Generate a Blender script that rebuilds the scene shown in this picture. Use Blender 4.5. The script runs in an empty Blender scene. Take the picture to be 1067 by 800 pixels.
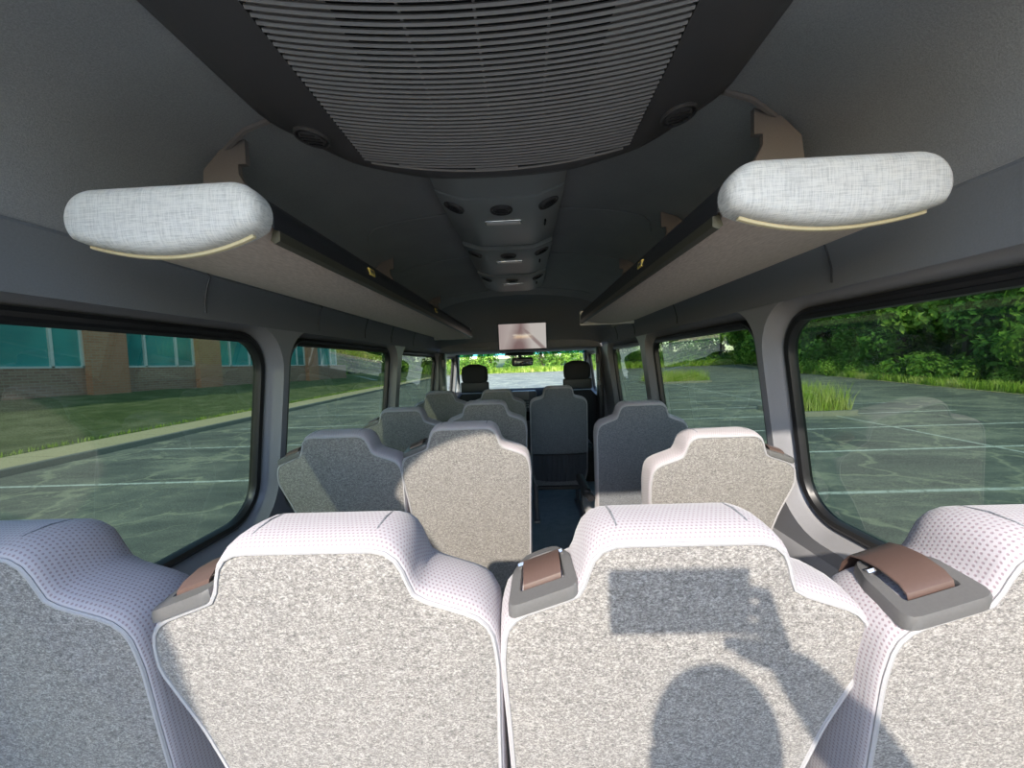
import bpy, bmesh, math, random
from mathutils import Vector, Matrix
random.seed(7)
R = math.radians
E = 1.30            # camera (eye) height above the van floor
CX = 0.05
GZ = -0.70          # car park level below the van floor
scn = bpy.context.scene
COL = scn.collection

# ------------------------------------------------------------------ materials
class N:
    def __init__(s, name):
        s.m = bpy.data.materials.new(name); s.m.use_nodes = True
        s.t = s.m.node_tree; s.t.nodes.clear()
        s.out = s.t.nodes.new('ShaderNodeOutputMaterial')
    def n(s, typ, **kw):
        nd = s.t.nodes.new(typ)
        for k, v in kw.items():
            if k.startswith('i_'):
                key = k[2:].replace('_', ' ')
                nd.inputs[key].default_value = v
            else: setattr(nd, k, v)
        return nd
    def l(s, a, b): s.t.links.new(a, b)
    def inp(s, sock, v):
        if isinstance(v, bpy.types.NodeSocket): s.l(v, sock)
        elif isinstance(v, (tuple, list)): sock.default_value = tuple(v) if len(v) != 3 or sock.type == 'VECTOR' else (*v, 1)
        else: sock.default_value = v
    def math(s, op, a, b=0.0, c=0.0, clamp=False):
        nd = s.n('ShaderNodeMath', operation=op, use_clamp=clamp)
        s.inp(nd.inputs[0], a); s.inp(nd.inputs[1], b)
        if op in ('SMOOTH_MIN', 'MULTIPLY_ADD', 'COMPARE', 'WRAP'): s.inp(nd.inputs[2], c)
        return nd.outputs[0]
    def coord(s, kind='Object'):
        return s.n('ShaderNodeTexCoord').outputs[kind]
    def mapping(s, vec, scale=(1,1,1), loc=(0,0,0), rot=(0,0,0)):
        nd = s.n('ShaderNodeMapping'); s.l(vec, nd.inputs[0])
        nd.inputs[1].default_value = loc; nd.inputs[2].default_value = rot; nd.inputs[3].default_value = scale
        return nd.outputs[0]
    def noise(s, vec, scale, detail=3, rough=.55, out=0, dist=0):
        nd = s.n('ShaderNodeTexNoise'); s.l(vec, nd.inputs['Vector'])
        nd.inputs['Scale'].default_value = scale; nd.inputs['Detail'].default_value = detail
        nd.inputs['Roughness'].default_value = rough; nd.inputs['Distortion'].default_value = dist
        return nd.outputs[out]
    def vor(s, vec, scale, feature='F1', rand=1.0, out='Distance'):
        nd = s.n('ShaderNodeTexVoronoi', feature=feature); s.l(vec, nd.inputs['Vector'])
        nd.inputs['Scale'].default_value = scale; nd.inputs['Randomness'].default_value = rand
        return nd.outputs[out]
    def ramp(s, fac, stops, interp='LINEAR'):
        nd = s.n('ShaderNodeValToRGB'); s.inp(nd.inputs[0], fac); cr = nd.color_ramp; cr.interpolation = interp
        while len(cr.elements) < len(stops): cr.elements.new(.5)
        for e, (p, c) in zip(cr.elements, stops):
            e.position = p; e.color = (c, c, c, 1) if isinstance(c, (int, float)) else (*c, 1)
        return nd.outputs[0]
    def mix(s, fac, a, b, blend='MIX'):
        nd = s.n('ShaderNodeMix', data_type='RGBA', blend_type=blend)
        s.inp(nd.inputs[0], fac); s.inp(nd.inputs[6], a); s.inp(nd.inputs[7], b)
        return nd.outputs[2]
    def sep(s, vec):
        nd = s.n('ShaderNodeSeparateXYZ'); s.l(vec, nd.inputs[0]); return nd.outputs
    def comb(s, x, y, z=0.0):
        nd = s.n('ShaderNodeCombineXYZ')
        for i, v in enumerate((x, y, z)): s.inp(nd.inputs[i], v)
        return nd.outputs[0]
    def bump(s, h, strength=.3, dist=.01):
        nd = s.n('ShaderNodeBump'); s.inp(nd.inputs['Height'], h)
        nd.inputs['Strength'].default_value = strength; nd.inputs['Distance'].default_value = dist
        return nd.outputs[0]
    def pbr(s, col, rough=.6, metal=0, spec=.5, normal=None, sheen=0, coat=0, link=True):
        b = s.n('ShaderNodeBsdfPrincipled')
        s.inp(b.inputs['Base Color'], col); s.inp(b.inputs['Roughness'], rough); s.inp(b.inputs['Metallic'], metal)
        b.inputs['Specular IOR Level'].default_value = spec
        b.inputs['Sheen Weight'].default_value = sheen; b.inputs['Coat Weight'].default_value = coat
        if normal is not None: s.l(normal, b.inputs['Normal'])
        if link: s.l(b.outputs[0], s.out.inputs[0])
        return b.outputs[0]

M = {}
def plain(name, col, rough=.6, metal=0, spec=.5, grain=0, gscale=300, coat=0):
    k = N(name)
    c = k.coord()
    f = k.noise(c, gscale, 3)
    cc = k.mix(f, tuple(x * (1 - .12) for x in col), tuple(min(1, x * 1.12) for x in col))
    nr = k.bump(f, grain, .002) if grain else None
    k.pbr(cc, rough, metal, spec, nr, coat=coat); M[name] = k.m; return k.m

# flecked grey carpet on the seat backs
def fleck(name, dark, mid, light, scale=330):
    k = N(name); c = k.coord()
    cw = k.mapping(c, (1, 1, 1.5))
    a = k.noise(cw, scale, 2, .8)
    b = k.noise(cw, scale * .36, 2, .6)
    f = k.math('ADD', k.math('MULTIPLY', a, .72), k.math('MULTIPLY', b, .28))
    col = k.ramp(f, [(.34, dark), (.5, mid), (.64, light)])
    h = k.math('ADD', a, k.math('MULTIPLY', b, .5))
    k.pbr(col, .95, 0, .15, k.bump(h, .35, .003), sheen=.15); M[name] = k.m
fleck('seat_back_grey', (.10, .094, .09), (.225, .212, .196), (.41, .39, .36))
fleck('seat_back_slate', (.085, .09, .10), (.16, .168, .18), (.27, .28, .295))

def dotted(name, base, dot, nn=185):
    k = N(name); uv = k.coord('UV'); s = k.sep(uv)
    row = k.math('FLOOR', k.math('MULTIPLY', s[1], nn))
    off = k.math('MULTIPLY', k.math('MODULO', row, 2.0), .5)
    u = k.math('SUBTRACT', k.math('FRACT', k.math('ADD', k.math('MULTIPLY', s[0], nn), off)), .5)
    v = k.math('SUBTRACT', k.math('FRACT', k.math('MULTIPLY', s[1], nn)), .5)
    d = k.math('SQRT', k.math('ADD', k.math('MULTIPLY', u, u), k.math('MULTIPLY', v, v)))
    ns = k.noise(k.coord(), 60, 3)
    f = k.ramp(k.math('ADD', d, k.math('MULTIPLY', ns, .1)), [(.24, 1.0), (.36, 0.0)])
    fine = k.noise(k.coord(), 500, 2)
    b = k.mix(fine, tuple(x * .86 for x in base), base)
    col = k.mix(k.math('MULTIPLY', f, .75), b, dot)
    k.pbr(col, .9, 0, .2, k.bump(k.math('SUBTRACT', 1, f), .25, .002), sheen=.25); M[name] = k.m
dotted('seat_dotted', (.45, .42, .435), (.25, .18, .20))
plain('piping_grey', (.38, .37, .37), .8)
plain('seat_shell_black', (.018, .018, .02), .5, grain=.1)
plain('plastic_dark', (.022, .022, .024), .45, grain=.15, gscale=600)
plain('plastic_ac', (.085, .08, .08), .5, grain=.2, gscale=700)
plain('plastic_slat', (.30, .278, .265), .45)
plain('net_grey', (.05, .055, .065), .9)
plain('plastic_console', (.34, .35, .34), .38, grain=.1, gscale=500)
plain('plastic_bezel', (.12, .117, .113), .33, grain=.05)
plain('belt_web', (.10, .062, .05), .38, spec=.8)
plain('chrome', (.75, .73, .7), .2, 1.0)
plain('steel_leg', (.25, .25, .27), .4, .7)
plain('wall_trim', (.27, .27, .285), .34, spec=.5, grain=.08, gscale=500)
plain('wall_lower', (.13, .13, .135), .6, grain=.15)
plain('cove_trim', (.20, .205, .215), .75, grain=.15)
plain('rubber', (.012, .012, .013), .4)
plain('bulkhead', (.22, .225, .24), .85, grain=.2)
plain('rail_olive', (.13, .12, .085), .35, .6)
plain('bracket_mauve', (.23, .20, .19), .55)
plain('label_yellow', (.75, .55, .12), .5)
plain('label_black', (.05, .04, .03), .5)
plain('cream_edge', (.68, .58, .36), .5)
plain('dash_matt', (.03, .03, .032), .95, spec=.1)
plain('black_seat', (.016, .016, .019), .75, grain=.3)
plain('pale_pillar', (.42, .43, .42), .6)
plain('lamp_lens', (.85, .78, .76), .25)
plain('mesh_black', (.012, .012, .013), .9)
plain('dry_grass', (.62, .50, .27), .95, grain=.4, gscale=12)
plain('curb', (.30, .285, .23), .9, grain=.5, gscale=60)
plain('bark', (.09, .07, .05), .95, grain=.6, gscale=30)
plain('window_white', (.75, .77, .75), .4)
plain('skin', (.55, .36, .27), .5)
plain('shirt', (.25, .06, .05), .85)
plain('denim', (.05, .07, .13), .9)
plain('hair', (.03, .02, .015), .7)
plain('phone_black', (.02, .02, .022), .25)
plain('door_paint', (.55, .56, .57), .3, coat=.5)

k = N('headliner'); c = k.coord()
f = k.noise(c, 420, 4, .7); g = k.noise(c, 6, 2)
col = k.ramp(k.math('ADD', k.math('MULTIPLY', f, .8), k.math('MULTIPLY', g, .2)), [(.35, (.265, .265, .268)), (.65, (.385, .385, .384))])
k.pbr(col, .95, 0, .1, k.bump(f, .3, .002), sheen=.1); M['headliner'] = k.m

k = N('rack_vinyl'); c = k.coord()
a = k.noise(k.mapping(c, (40, 60, 900)), 1, 3, .7); b = k.noise(k.mapping(c, (900, 60, 40)), 1, 3, .7)
f = k.math('MULTIPLY', k.math('ADD', a, b), .5)
k.pbr(k.ramp(f, [(.38, (.46, .45, .43)), (.55, (.72, .70, .66))]), .6, 0, .3, k.bump(f, .3, .002)); M['rack_vinyl'] = k.m
k = N('rack_beige'); c = k.coord()
f = k.noise(k.mapping(c, (60, 12, 60)), 5, 4, .6)
k.pbr(k.ramp(f, [(.35, (.60, .49, .41)), (.65, (.74, .62, .53))]), .8, 0, .2, k.bump(f, .15, .002)); M['rack_beige'] = k.m

k = N('floor_vinyl'); c = k.coord(); s = k.sep(c)
rib = k.math('ABSOLUTE', k.math('SINE', k.math('MULTIPLY', s[0], 260)))
f = k.noise(c, 14, 4)
k.pbr(k.ramp(f, [(.35, (.28, .37, .43)), (.65, (.38, .47, .53))]), .5, 0, .4, k.bump(rib, .3, .003)); M['floor_vinyl'] = k.m

# tinted privacy glass: see-through, slightly green, mirror-like sheen
def glass(name, tint, ior=1.5, boost=1.0):
    k = N(name)
    tr = k.n('ShaderNodeBsdfTransparent'); tr.inputs[0].default_value = (*tint, 1)
    gl = k.n('ShaderNodeBsdfGlossy'); gl.inputs[0].default_value = (1, 1, 1, 1); gl.inputs['Roughness'].default_value = .004
    lw = k.n('ShaderNodeLayerWeight'); lw.inputs[0].default_value = .5
    mx = k.n('ShaderNodeMixShader')
    fr = k.math('ADD', k.math('MULTIPLY', k.math('POWER', lw.outputs['Facing'], 5.0), .92), ior)
    k.l(k.math('MULTIPLY', fr, boost, clamp=True), mx.inputs[0]); k.l(tr.outputs[0], mx.inputs[1]); k.l(gl.outputs[0], mx.inputs[2])
    k.l(mx.outputs[0], k.out.inputs[0]); M[name] = k.m
glass('tinted_glass', (.18, .23, .175), .08, 1.0)
glass('clear_glass', (.92, .95, .90), .05, .6)
glass('dark_glass', (.05, .065, .055), .085, 1.0)
k = N('windscreen_band')
tr = k.n('ShaderNodeBsdfTransparent'); tr.inputs[0].default_value = (.07, .28, .38, 1); k.l(tr.outputs[0], k.out.inputs[0]); M['windscreen_band'] = k.m

k = N('tv_reflection'); c = k.coord(); s = k.sep(c)  # television screen: reflection of the bright rear and photographer, painted and made to glow
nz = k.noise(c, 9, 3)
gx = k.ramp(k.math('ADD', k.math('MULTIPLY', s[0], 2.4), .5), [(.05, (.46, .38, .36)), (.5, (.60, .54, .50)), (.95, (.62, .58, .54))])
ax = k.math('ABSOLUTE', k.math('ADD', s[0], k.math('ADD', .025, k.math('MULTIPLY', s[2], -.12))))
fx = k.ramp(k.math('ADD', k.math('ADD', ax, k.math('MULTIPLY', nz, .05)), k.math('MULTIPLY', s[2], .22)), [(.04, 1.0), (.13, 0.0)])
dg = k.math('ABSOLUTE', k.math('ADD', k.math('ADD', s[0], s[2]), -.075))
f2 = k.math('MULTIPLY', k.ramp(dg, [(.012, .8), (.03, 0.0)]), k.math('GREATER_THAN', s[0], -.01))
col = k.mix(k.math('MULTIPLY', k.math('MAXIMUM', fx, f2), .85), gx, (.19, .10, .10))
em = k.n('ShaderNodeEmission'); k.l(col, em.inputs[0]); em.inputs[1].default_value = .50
b_ = k.pbr((.02, .02, .02), .12, 0, .6, link=False); ad = k.n('ShaderNodeAddShader'); k.l(em.outputs[0], ad.inputs[0]); k.l(b_, ad.inputs[1]); k.l(ad.outputs[0], k.out.inputs[0]); M['tv_reflection'] = k.m
k = N('tv_glass')
k.pbr((.10, .09, .09), .07, .75, .9); M['tv_glass'] = k.m
bs = [n for n in k.t.nodes if n.type == 'BSDF_PRINCIPLED'][0]; bs.inputs['Base Color'].default_value = (.80, .76, .76, 1)

# asphalt with painted bays, worn seal, cracks
k = N('asphalt'); c = k.coord(); s = k.sep(c)
wn = k.noise(c, .8, 4, .6, out=1)
wv = k.n('ShaderNodeVectorMath', operation='SCALE'); k.l(wn, wv.inputs[0]); wv.inputs[3].default_value = 1.6
av = k.n('ShaderNodeVectorMath', operation='ADD'); k.l(c, av.inputs[0]); k.l(wv.outputs[0], av.inputs[1])
wc = av.outputs[0]
big = k.noise(c, .35, 5, .65); fine = k.noise(c, 40, 4, .7); med = k.noise(k.mapping(c, (.35, 1.2, 1)), 1.4, 5, .7)
base = k.ramp(k.math('ADD', k.math('MULTIPLY', big, .5), k.math('MULTIPLY', med, .5)), [(.40, (.155, .16, .14)), (.50, (.22, .225, .185)), (.60, (.36, .355, .27))])
base = k.mix(.5, base, k.ramp(fine, [(.3, .08), (.7, .9)]), 'SOFT_LIGHT')
cr = k.ramp(k.vor(wc, .42, 'DISTANCE_TO_EDGE'), [(0, 1.0), (.012, .7), (.03, 0.0)])
cr2 = k.ramp(k.vor(wc, 1.5, 'DISTANCE_TO_EDGE'), [(0, 1.0), (.02, .4), (.04, 0.0)])
cm = k.math('MULTIPLY', k.math('MAXIMUM', cr, k.math('MULTIPLY', cr2, k.ramp(big, [(.45, 0.0), (.55, 1.0)]))), .75)
base = k.mix(cm, base, (.50, .48, .33))
def band(v, lo, hi): return k.math('MULTIPLY', k.math('GREATER_THAN', v, lo), k.math('LESS_THAN', v, hi))
yy = k.math('MULTIPLY', k.math('FRACT', k.math('DIVIDE', k.math('SUBTRACT', s[1], 5.45), 2.35)), .87)
yl = k.math('MULTIPLY', k.math('FRACT', k.math('DIVIDE', k.math('SUBTRACT', s[1], 6.9), 3.3)), 1.22)
wear = k.ramp(k.noise(c, 9, 4, .75), [(.36, 0.15), (.5, .95)])
lr = k.math('MULTIPLY', k.math('LESS_THAN', yy, .038), band(s[0], 3.6, 13.6))
ll = k.math('MULTIPLY', k.math('LESS_THAN', yl, .038), band(s[0], -10.4, -3.6))
hl = band(k.math('ADD', s[0], k.math('MULTIPLY', s[1], -.09)), 8.52, 8.62)
lm = k.math('MULTIPLY', k.math('MAXIMUM', k.math('MAXIMUM', lr, ll), k.math('MULTIPLY', hl, .8)), wear)
base = k.mix(lm, base, (.80, .80, .70))
k.pbr(base, .9, 0, .2, k.bump(fine, .25, .02)); M['asphalt'] = k.m

k = N('lawn'); c = k.coord(); a = k.noise(k.mapping(c, (1, .5, 1)), 1.6, 5, .7); b = k.noise(c, 30, 4, .75)
f = k.math('ADD', k.math('MULTIPLY', a, .55), k.math('MULTIPLY', b, .45))
k.pbr(k.ramp(f, [(.38, (.085, .125, .045)), (.5, (.17, .21, .08)), (.62, (.34, .33, .18))]), .95, 0, .1, k.bump(b, .8, .05)); M['lawn'] = k.m
k = N('sidewalk'); c = k.coord(); s = k.sep(c); b = k.noise(c, 25, 4, .7)
jt = k.math('LESS_THAN', k.math('FRACT', k.math('DIVIDE', s[1], 1.5)), .012)
k.pbr(k.mix(jt, k.ramp(b, [(.3, (.62, .50, .28)), (.7, (.76, .64, .38))]), (.2, .18, .13)), .9, 0, .2, k.bump(b, .3, .01)); M['sidewalk'] = k.m
def brick(name, a, b, mortar):
    k = N(name); c = k.coord(); s = k.sep(c)
    v = k.comb(k.math('ADD', s[1], s[0]), s[2], 0.0)
    t = k.n('ShaderNodeTexBrick'); k.l(v, t.inputs['Vector']); t.inputs['Scale'].default_value = 1.0
    t.inputs['Color1'].default_value = (*a, 1); t.inputs['Color2'].default_value = (*b, 1); t.inputs['Mortar'].default_value = (*mortar, 1)
    t.inputs['Brick Width'].default_value = .42; t.inputs['Row Height'].default_value = .14; t.inputs['Mortar Size'].default_value = .018
    k.pbr(t.outputs[0], .9, 0, .2); M[name] = k.m
brick('brick_brown', (.38, .20, .145), (.48, .28, .20), (.50, .37, .30))
brick('brick_red', (.56, .24, .14), (.62, .29, .18), (.55, .34, .25))
k = N('teal_glass'); c = k.coord(); f = k.noise(c, .35, 2)
k.pbr(k.ramp(f, [(.35, (.03, .26, .27)), (.65, (.07, .46, .44))]), .12, 0, .8); M['teal_glass'] = k.m
def leaves(name, a, b, c3):
    k = N(name); c = k.coord(); oi = k.n('ShaderNodeObjectInfo')
    f = k.noise(c, .9, 4, .7)
    f = k.math('ADD', f, k.math('MULTIPLY', k.math('SUBTRACT', oi.outputs['Random'], .5), .16))
    col = k.ramp(f, [(.36, a), (.5, b), (.64, c3)])
    d = k.n('ShaderNodeBsdfDiffuse'); t = k.n('ShaderNodeBsdfTranslucent'); mx = k.n('ShaderNodeMixShader'); mx.inputs[0].default_value = .35
    k.l(col, d.inputs[0]); k.l(col, t.inputs[0]); k.l(d.outputs[0], mx.inputs[1]); k.l(t.outputs[0], mx.inputs[2]); k.l(mx.outputs[0], k.out.inputs[0])
    M[name] = k.m
leaves('leaf_green', (.07, .17, .03), (.20, .38, .06), (.46, .62, .13))
leaves('leaf_dark', (.045, .13, .035), (.12, .27, .055), (.30, .48, .10))
leaves('grass_blade', (.20, .34, .04), (.40, .54, .09), (.64, .66, .24))

# ------------------------------------------------------------------ mesh helpers
def obj(name, verts, faces, mat, parent=None, smooth=True, uvs=None, mats=None, fmat=None):
    me = bpy.data.meshes.new(name); me.from_pydata([tuple(v) for v in verts], [], faces)
    for m in (mats or [mat]): me.materials.append(M[m])
    if fmat:
        for p, i in zip(me.polygons, fmat): p.material_index = i
    if smooth: me.polygons.foreach_set('use_smooth', [True] * len(me.polygons))
    if uvs is not None:
        ul = me.uv_layers.new(name='UVMap')
        for lp in me.loops: ul.data[lp.index].uv = uvs[lp.vertex_index]
    me.update()
    o = bpy.data.objects.new(name, me); COL.objects.link(o)
    if parent: o.parent = parent
    return o
def sharp(o, deg=35):
    bm = bmesh.new(); bm.from_mesh(o.data)
    for e in bm.edges:
        if len(e.link_faces) == 2 and e.calc_face_angle(0) > R(deg): e.smooth = False
    bm.to_mesh(o.data); bm.free(); return o
def empty(name, loc, label=None, cat=None, group=None, rz=0):
    o = bpy.data.objects.new(name, None); COL.objects.link(o); o.location = loc; o.rotation_euler = (0, 0, rz); o.empty_display_size = .1
    if label: tag(o, label, cat, group)
    return o
def tag(o, label, cat, group=None, kind=None):
    o['label'] = label; o['category'] = cat
    if group: o['group'] = group
    if kind: o['kind'] = kind
    return o
def struct(o, label=None):
    o['kind'] = 'structure'
    if label: o['label'] = label
    return o
class B:
    """collects shapes into one mesh"""
    def __init__(s): s.v = []; s.f = []; s.uv = []
    def add(s, v, f, uv=None):
        k = len(s.v); s.v += [tuple(x) for x in v]; s.f += [tuple(i + k for i in q) for q in f]; s.uv += (uv or [(0, 0)] * len(v)); return s
    def box(s, c, size, bev=0.0, rot=None, seg=2):
        bm = bmesh.new(); bmesh.ops.create_cube(bm, size=1)
        bmesh.ops.scale(bm, vec=size, verts=bm.verts)
        if bev: bmesh.ops.bevel(bm, geom=bm.edges[:], offset=bev, segments=seg, profile=.5, affect='EDGES')
        if rot: bmesh.ops.rotate(bm, matrix=Matrix.Rotation(rot[1], 3, rot[0]), verts=bm.verts)
        bmesh.ops.translate(bm, vec=c, verts=bm.verts)
        bm.verts.index_update()
        s.add([v.co.copy() for v in bm.verts], [[v.index for v in f.verts] for f in bm.faces]); bm.free(); return s
    def tube(s, pts, r, n=8, closed=False):
        pts = [Vector(p) for p in pts]; m = len(pts); rings = []
        up = None
        for i, p in enumerate(pts):
            a = pts[(i - 1) % m] if (closed or i > 0) else p; b = pts[(i + 1) % m] if (closed or i < m - 1) else p
            t = (b - a).normalized() if (b - a).length > 1e-9 else Vector((0, 0, 1))
            if up is None: up = t.orthogonal().normalized()
            up = (up - t * up.dot(t)); up = up.normalized() if up.length > 1e-6 else t.orthogonal().normalized()
            w = t.cross(up); rr = r[i] if isinstance(r, (list, tuple)) else r
            rings.append([p + (up * math.cos(q) + w * math.sin(q)) * rr for q in [2 * math.pi * j / n for j in range(n)]])
        return s.loft(rings, cyc=True, closed=closed, caps=not closed)
    def loft(s, rings, cyc=True, closed=False, caps=False, cap0=False, cap1=False, uv=None):
        n = len(rings[0]); v = [p for r in rings for p in r]; f = []
        m = len(rings)
        for i in range(m if closed else m - 1):
            for j in range(n if cyc else n - 1):
                a = i * n + j; b = i * n + (j + 1) % n; c = ((i + 1) % m) * n + (j + 1) % n; d = ((i + 1) % m) * n + j
                f.append((a, b, c, d))
        if caps or cap0: f.append(tuple(reversed(range(n))))
        if caps or cap1: f.append(tuple((m - 1) * n + j for j in range(n)))
        return s.add(v, f, uv)
    def build(s, name, mat, parent=None, smooth=True, sh=35, uv=False):
        o = obj(name, s.v, s.f, mat, parent, smooth, s.uv if uv else None)
        bm = bmesh.new(); bm.from_mesh(o.data); bmesh.ops.recalc_face_normals(bm, faces=bm.faces[:]); bm.to_mesh(o.data); bm.free()
        if smooth and sh: sharp(o, sh)
        return o
def rrect(x0, x1, y0, y1, r, n=6):
    p = []
    for cx, cy, a0 in ((x1 - r, y1 - r, 0), (x0 + r, y1 - r, 90), (x0 + r, y0 + r, 180), (x1 - r, y0 + r, 270)):
        for i in range(n + 1):
            a = R(a0 + 90 * i / n); p.append((cx + r * math.cos(a), cy + r * math.sin(a)))
    return p
def resample(poly, n):
    P = [Vector(p) for p in poly]; L = [0]
    for i in range(len(P)): L.append(L[-1] + (P[(i + 1) % len(P)] - P[i]).length)
    out = []; j = 0
    for k_ in range(n):
        t = L[-1] * k_ / n
        while L[j + 1] < t: j += 1
        q = (t - L[j]) / max(1e-9, L[j + 1] - L[j]); out.append(P[j].lerp(P[(j + 1) % len(P)], q))
    return out, L[-1]
def rounded_poly(pts, n=7):
    """pts = (x, y, radius) ; returns polygon with rounded corners"""
    out = []; m = len(pts)
    for i in range(m):
        p = Vector(pts[i][:2]); a = Vector(pts[i - 1][:2]); b = Vector(pts[(i + 1) % m][:2]); r = pts[i][2]
        da = (a - p).normalized(); db = (b - p).normalized()
        if r <= 0: out.append(p); continue
        ang = da.angle(db); d = min(r / math.tan(ang / 2), (a - p).length * .49, (b - p).length * .49)
        s0 = p + da * d; s1 = p + db * d
        for k_ in range(n + 1):
            t = k_ / n; out.append(s0 * (1 - t) ** 2 + p * 2 * t * (1 - t) + s1 * t * t)
    return out
def hole_face(outer, holes):
    """planar polygon with holes in 2D -> verts, faces"""
    from mathutils.geometry import delaunay_2d_cdt
    vs = [Vector(p) for p in outer]; loops = [list(range(len(outer)))]
    for h in holes:
        k_ = len(vs); vs += [Vector(p) for p in h]; loops.append(list(range(k_, k_ + len(h))))
    edges = [(l[i], l[(i + 1) % len(l)]) for l in loops for i in range(len(l))]
    v, e, f, *_ = delaunay_2d_cdt(vs, edges, [], 0, 1e-6)
    def inside(p, poly):
        c = False; n = len(poly)
        for i in range(n):
            a = poly[i]; b = poly[i - 1]
            if (a[1] > p[1]) != (b[1] > p[1]) and p[0] < (b[0] - a[0]) * (p[1] - a[1]) / (b[1] - a[1]) + a[0]: c = not c
        return c
    out = []
    for q in f:
        cc = (sum(v[i][0] for i in q) / len(q), sum(v[i][1] for i in q) / len(q))
        if inside(cc, outer) and not any(inside(cc, h) for h in holes): out.append(tuple(q))
    return v, out

# ------------------------------------------------------------------ van shell
def XG(zr, side=1): return .86 + (.12 - zr) * .117
def wp(side, y, zr, off=0.0): return (side * (XG(zr) - off), y, E + zr)
winL = [(.22, 1.30, -.50, .125, .12), (1.44, 2.53, -.50, .125, .085), (2.72, 3.82, -.46, .115, .075), (4.22, 4.82, -.36, .10, .06)]
winR = [(.22, 1.22, -.50, .115, .12), (1.36, 2.42, -.50, .115, .085), (2.62, 3.52, -.46, .115, .075), (4.22, 4.82, -.36, .10, .06)]
TOPZ, BOTZ = .165, -.60
wn_i = 0; trim_i = 0
def trim(o):
    global trim_i
    trim_i += 1; o.name = 'trim_%d' % trim_i; o.data.name = o.name; return struct(o)
for side, wins, nm in ((-1, winL, 'left'), (1, winR, 'right')):
    holes = []; bb = B()
    for (y0, y1, z0, z1, r) in wins:
        def rg(g, off):
            return [wp(side, y, z, off) for y, z in rrect(y0 - g, y1 + g, z0 - g, min(z1 + g, TOPZ - .006), r + g * .8, 8)]
        g = .055 if y0 < 4 else .03
        holes.append(rrect(y0 - g, y1 + g, z0 - g, min(z1 + g, TOPZ - .006), r + g * .8, 8))
        bb.loft([rg(g, .055), rg(g * .85, .045), rg(g * .5, .03), rg(g * .3, .012), rg(g * .2, .0)])
    v, f = hole_face([(.02, BOTZ), (4.95, BOTZ), (4.95, TOPZ), (.02, TOPZ)], holes)
    bb.add([wp(side, p[0], p[1], .055) for p in v], f)
    # lower wall with a ledge under the windows
    prof = [(-.60, .055), (-.62, .075), (-.66, .085), (-.9, .04), (-1.30, .02)]
    bb.loft([[wp(side, y, z, o_) if z > -.7 else (side * (XG(-.62) - o_), y, E + z) for z, o_ in prof] for y in (.02, 1.0, 2, 3, 4, 4.95)], cyc=False)
    w = struct(bb.build('wall_' + nm, 'wall_trim'))
    for (y0, y1, z0, z1, r) in wins:
        wn_i += 1
        root = B()
        def rr(g, off): return [wp(side, y, z, off) for y, z in rrect(y0 - g, y1 + g, z0 - g, z1 + g, r + g * .8, 8)]
        root.loft([rr(.012, .0), rr(.010, .016), rr(.0, .022), rr(-.012, .018), rr(-.018, .004), rr(-.016, -.008), rr(.02, -.012)], closed=True)
        wo = struct(root.build('window_%d' % wn_i, 'rubber'))
        gb = B(); ring = rr(-.010, .0); gb.add(ring, [tuple(range(len(ring)))])
        gb.build('pane', 'tinted_glass' if y0 < 4 else 'clear_glass', wo, smooth=False)
        if y0 < 4:   # dark upper rail of the sliding/privacy sash
            b = B(); zt = z1 - .014
            b.tube([wp(side, y0 + .06, zt, .012), wp(side, y1 - .06, zt, .012)], .010, 6)
            b.build('sash_rail', 'rubber', wo)

# ceiling: one arched liner
half = [(.800, .165), (.806, .185), (.800, .215), (.785, .27), (.765, .32), (.735, .38), (.69, .44), (.62, .49), (.52, .525), (.38, .55), (.2, .568), (0, .575)]
prof = [(-x, z) for x, z in half] + [(x, z) for x, z in reversed(half[:-1])]
b = B(); b.loft([[(x, y, E + z) for x, z in prof] for y in (.02, .3, .8, 1.5, 2.2, 3.0, 3.25)], cyc=False)
# rolled rear edge
b.loft([[(x, y, E + z + dz) for x, z in prof] for y, dz in ((.02, 0), (-.01, .01), (-.02, .03), (-.02, .06))], cyc=False)
struct(b.build('ceiling', 'headliner', sh=60))
# cove band in firmer trim just above the windows, slightly proud
for side in (-1, 1):
    b = B()
    pr = [(.802, .150), (.798, .165), (.797, .20), (.788, .235), (.778, .262), (.785, .27)]
    b.loft([[(side * (x - .004), y, E + z) for x, z in pr] for y in (.03, 1, 2, 3, 4.0)], cyc=False)
    t = trim(b.build('trim', 'cove_trim', sh=60))
    for ys in ((1.00, 1.56, 2.02, 2.42, 2.9) if side < 0 else (.96, 1.9, 2.62, 3.1)):
        s_ = B(); s_.tube([(side * (x - .0055), ys, E + z) for x, z in pr[1:]], .0022, 5); s_.build('seam', 'plastic_dark', t)
# ceiling seams
def ceil_pt(x, y):
    ax = abs(x)
    for (x1, z1), (x0, z0) in zip(half[:-1], half[1:]):
        if x0 <= ax <= x1: return (x, y, E + z0 + (z1 - z0) * (ax - x0) / max(1e-6, x1 - x0) - .002)
    return (x, y, E + .17)
for pts in ([(x / 100, 1.45) for x in range(-19, -46, -3)] + [(-.50, 1.46), (-.54, 1.50), (-.57, 1.58)], [(x / 100, 1.45) for x in range(19, 46, 3)] + [(.50, 1.46), (.54, 1.50), (.57, 1.58)],
            [(x / 100, 2.02) for x in range(19, 60, 4)], [(x / 100, 2.02) for x in range(-19, -60, -4)], [(x / 100, 2.95) for x in range(-56, 57, 4)]):
    b = B(); b.tube([ceil_pt(*p) for p in pts], .0028, 6); trim(b.build('trim', 'headliner'))
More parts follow.
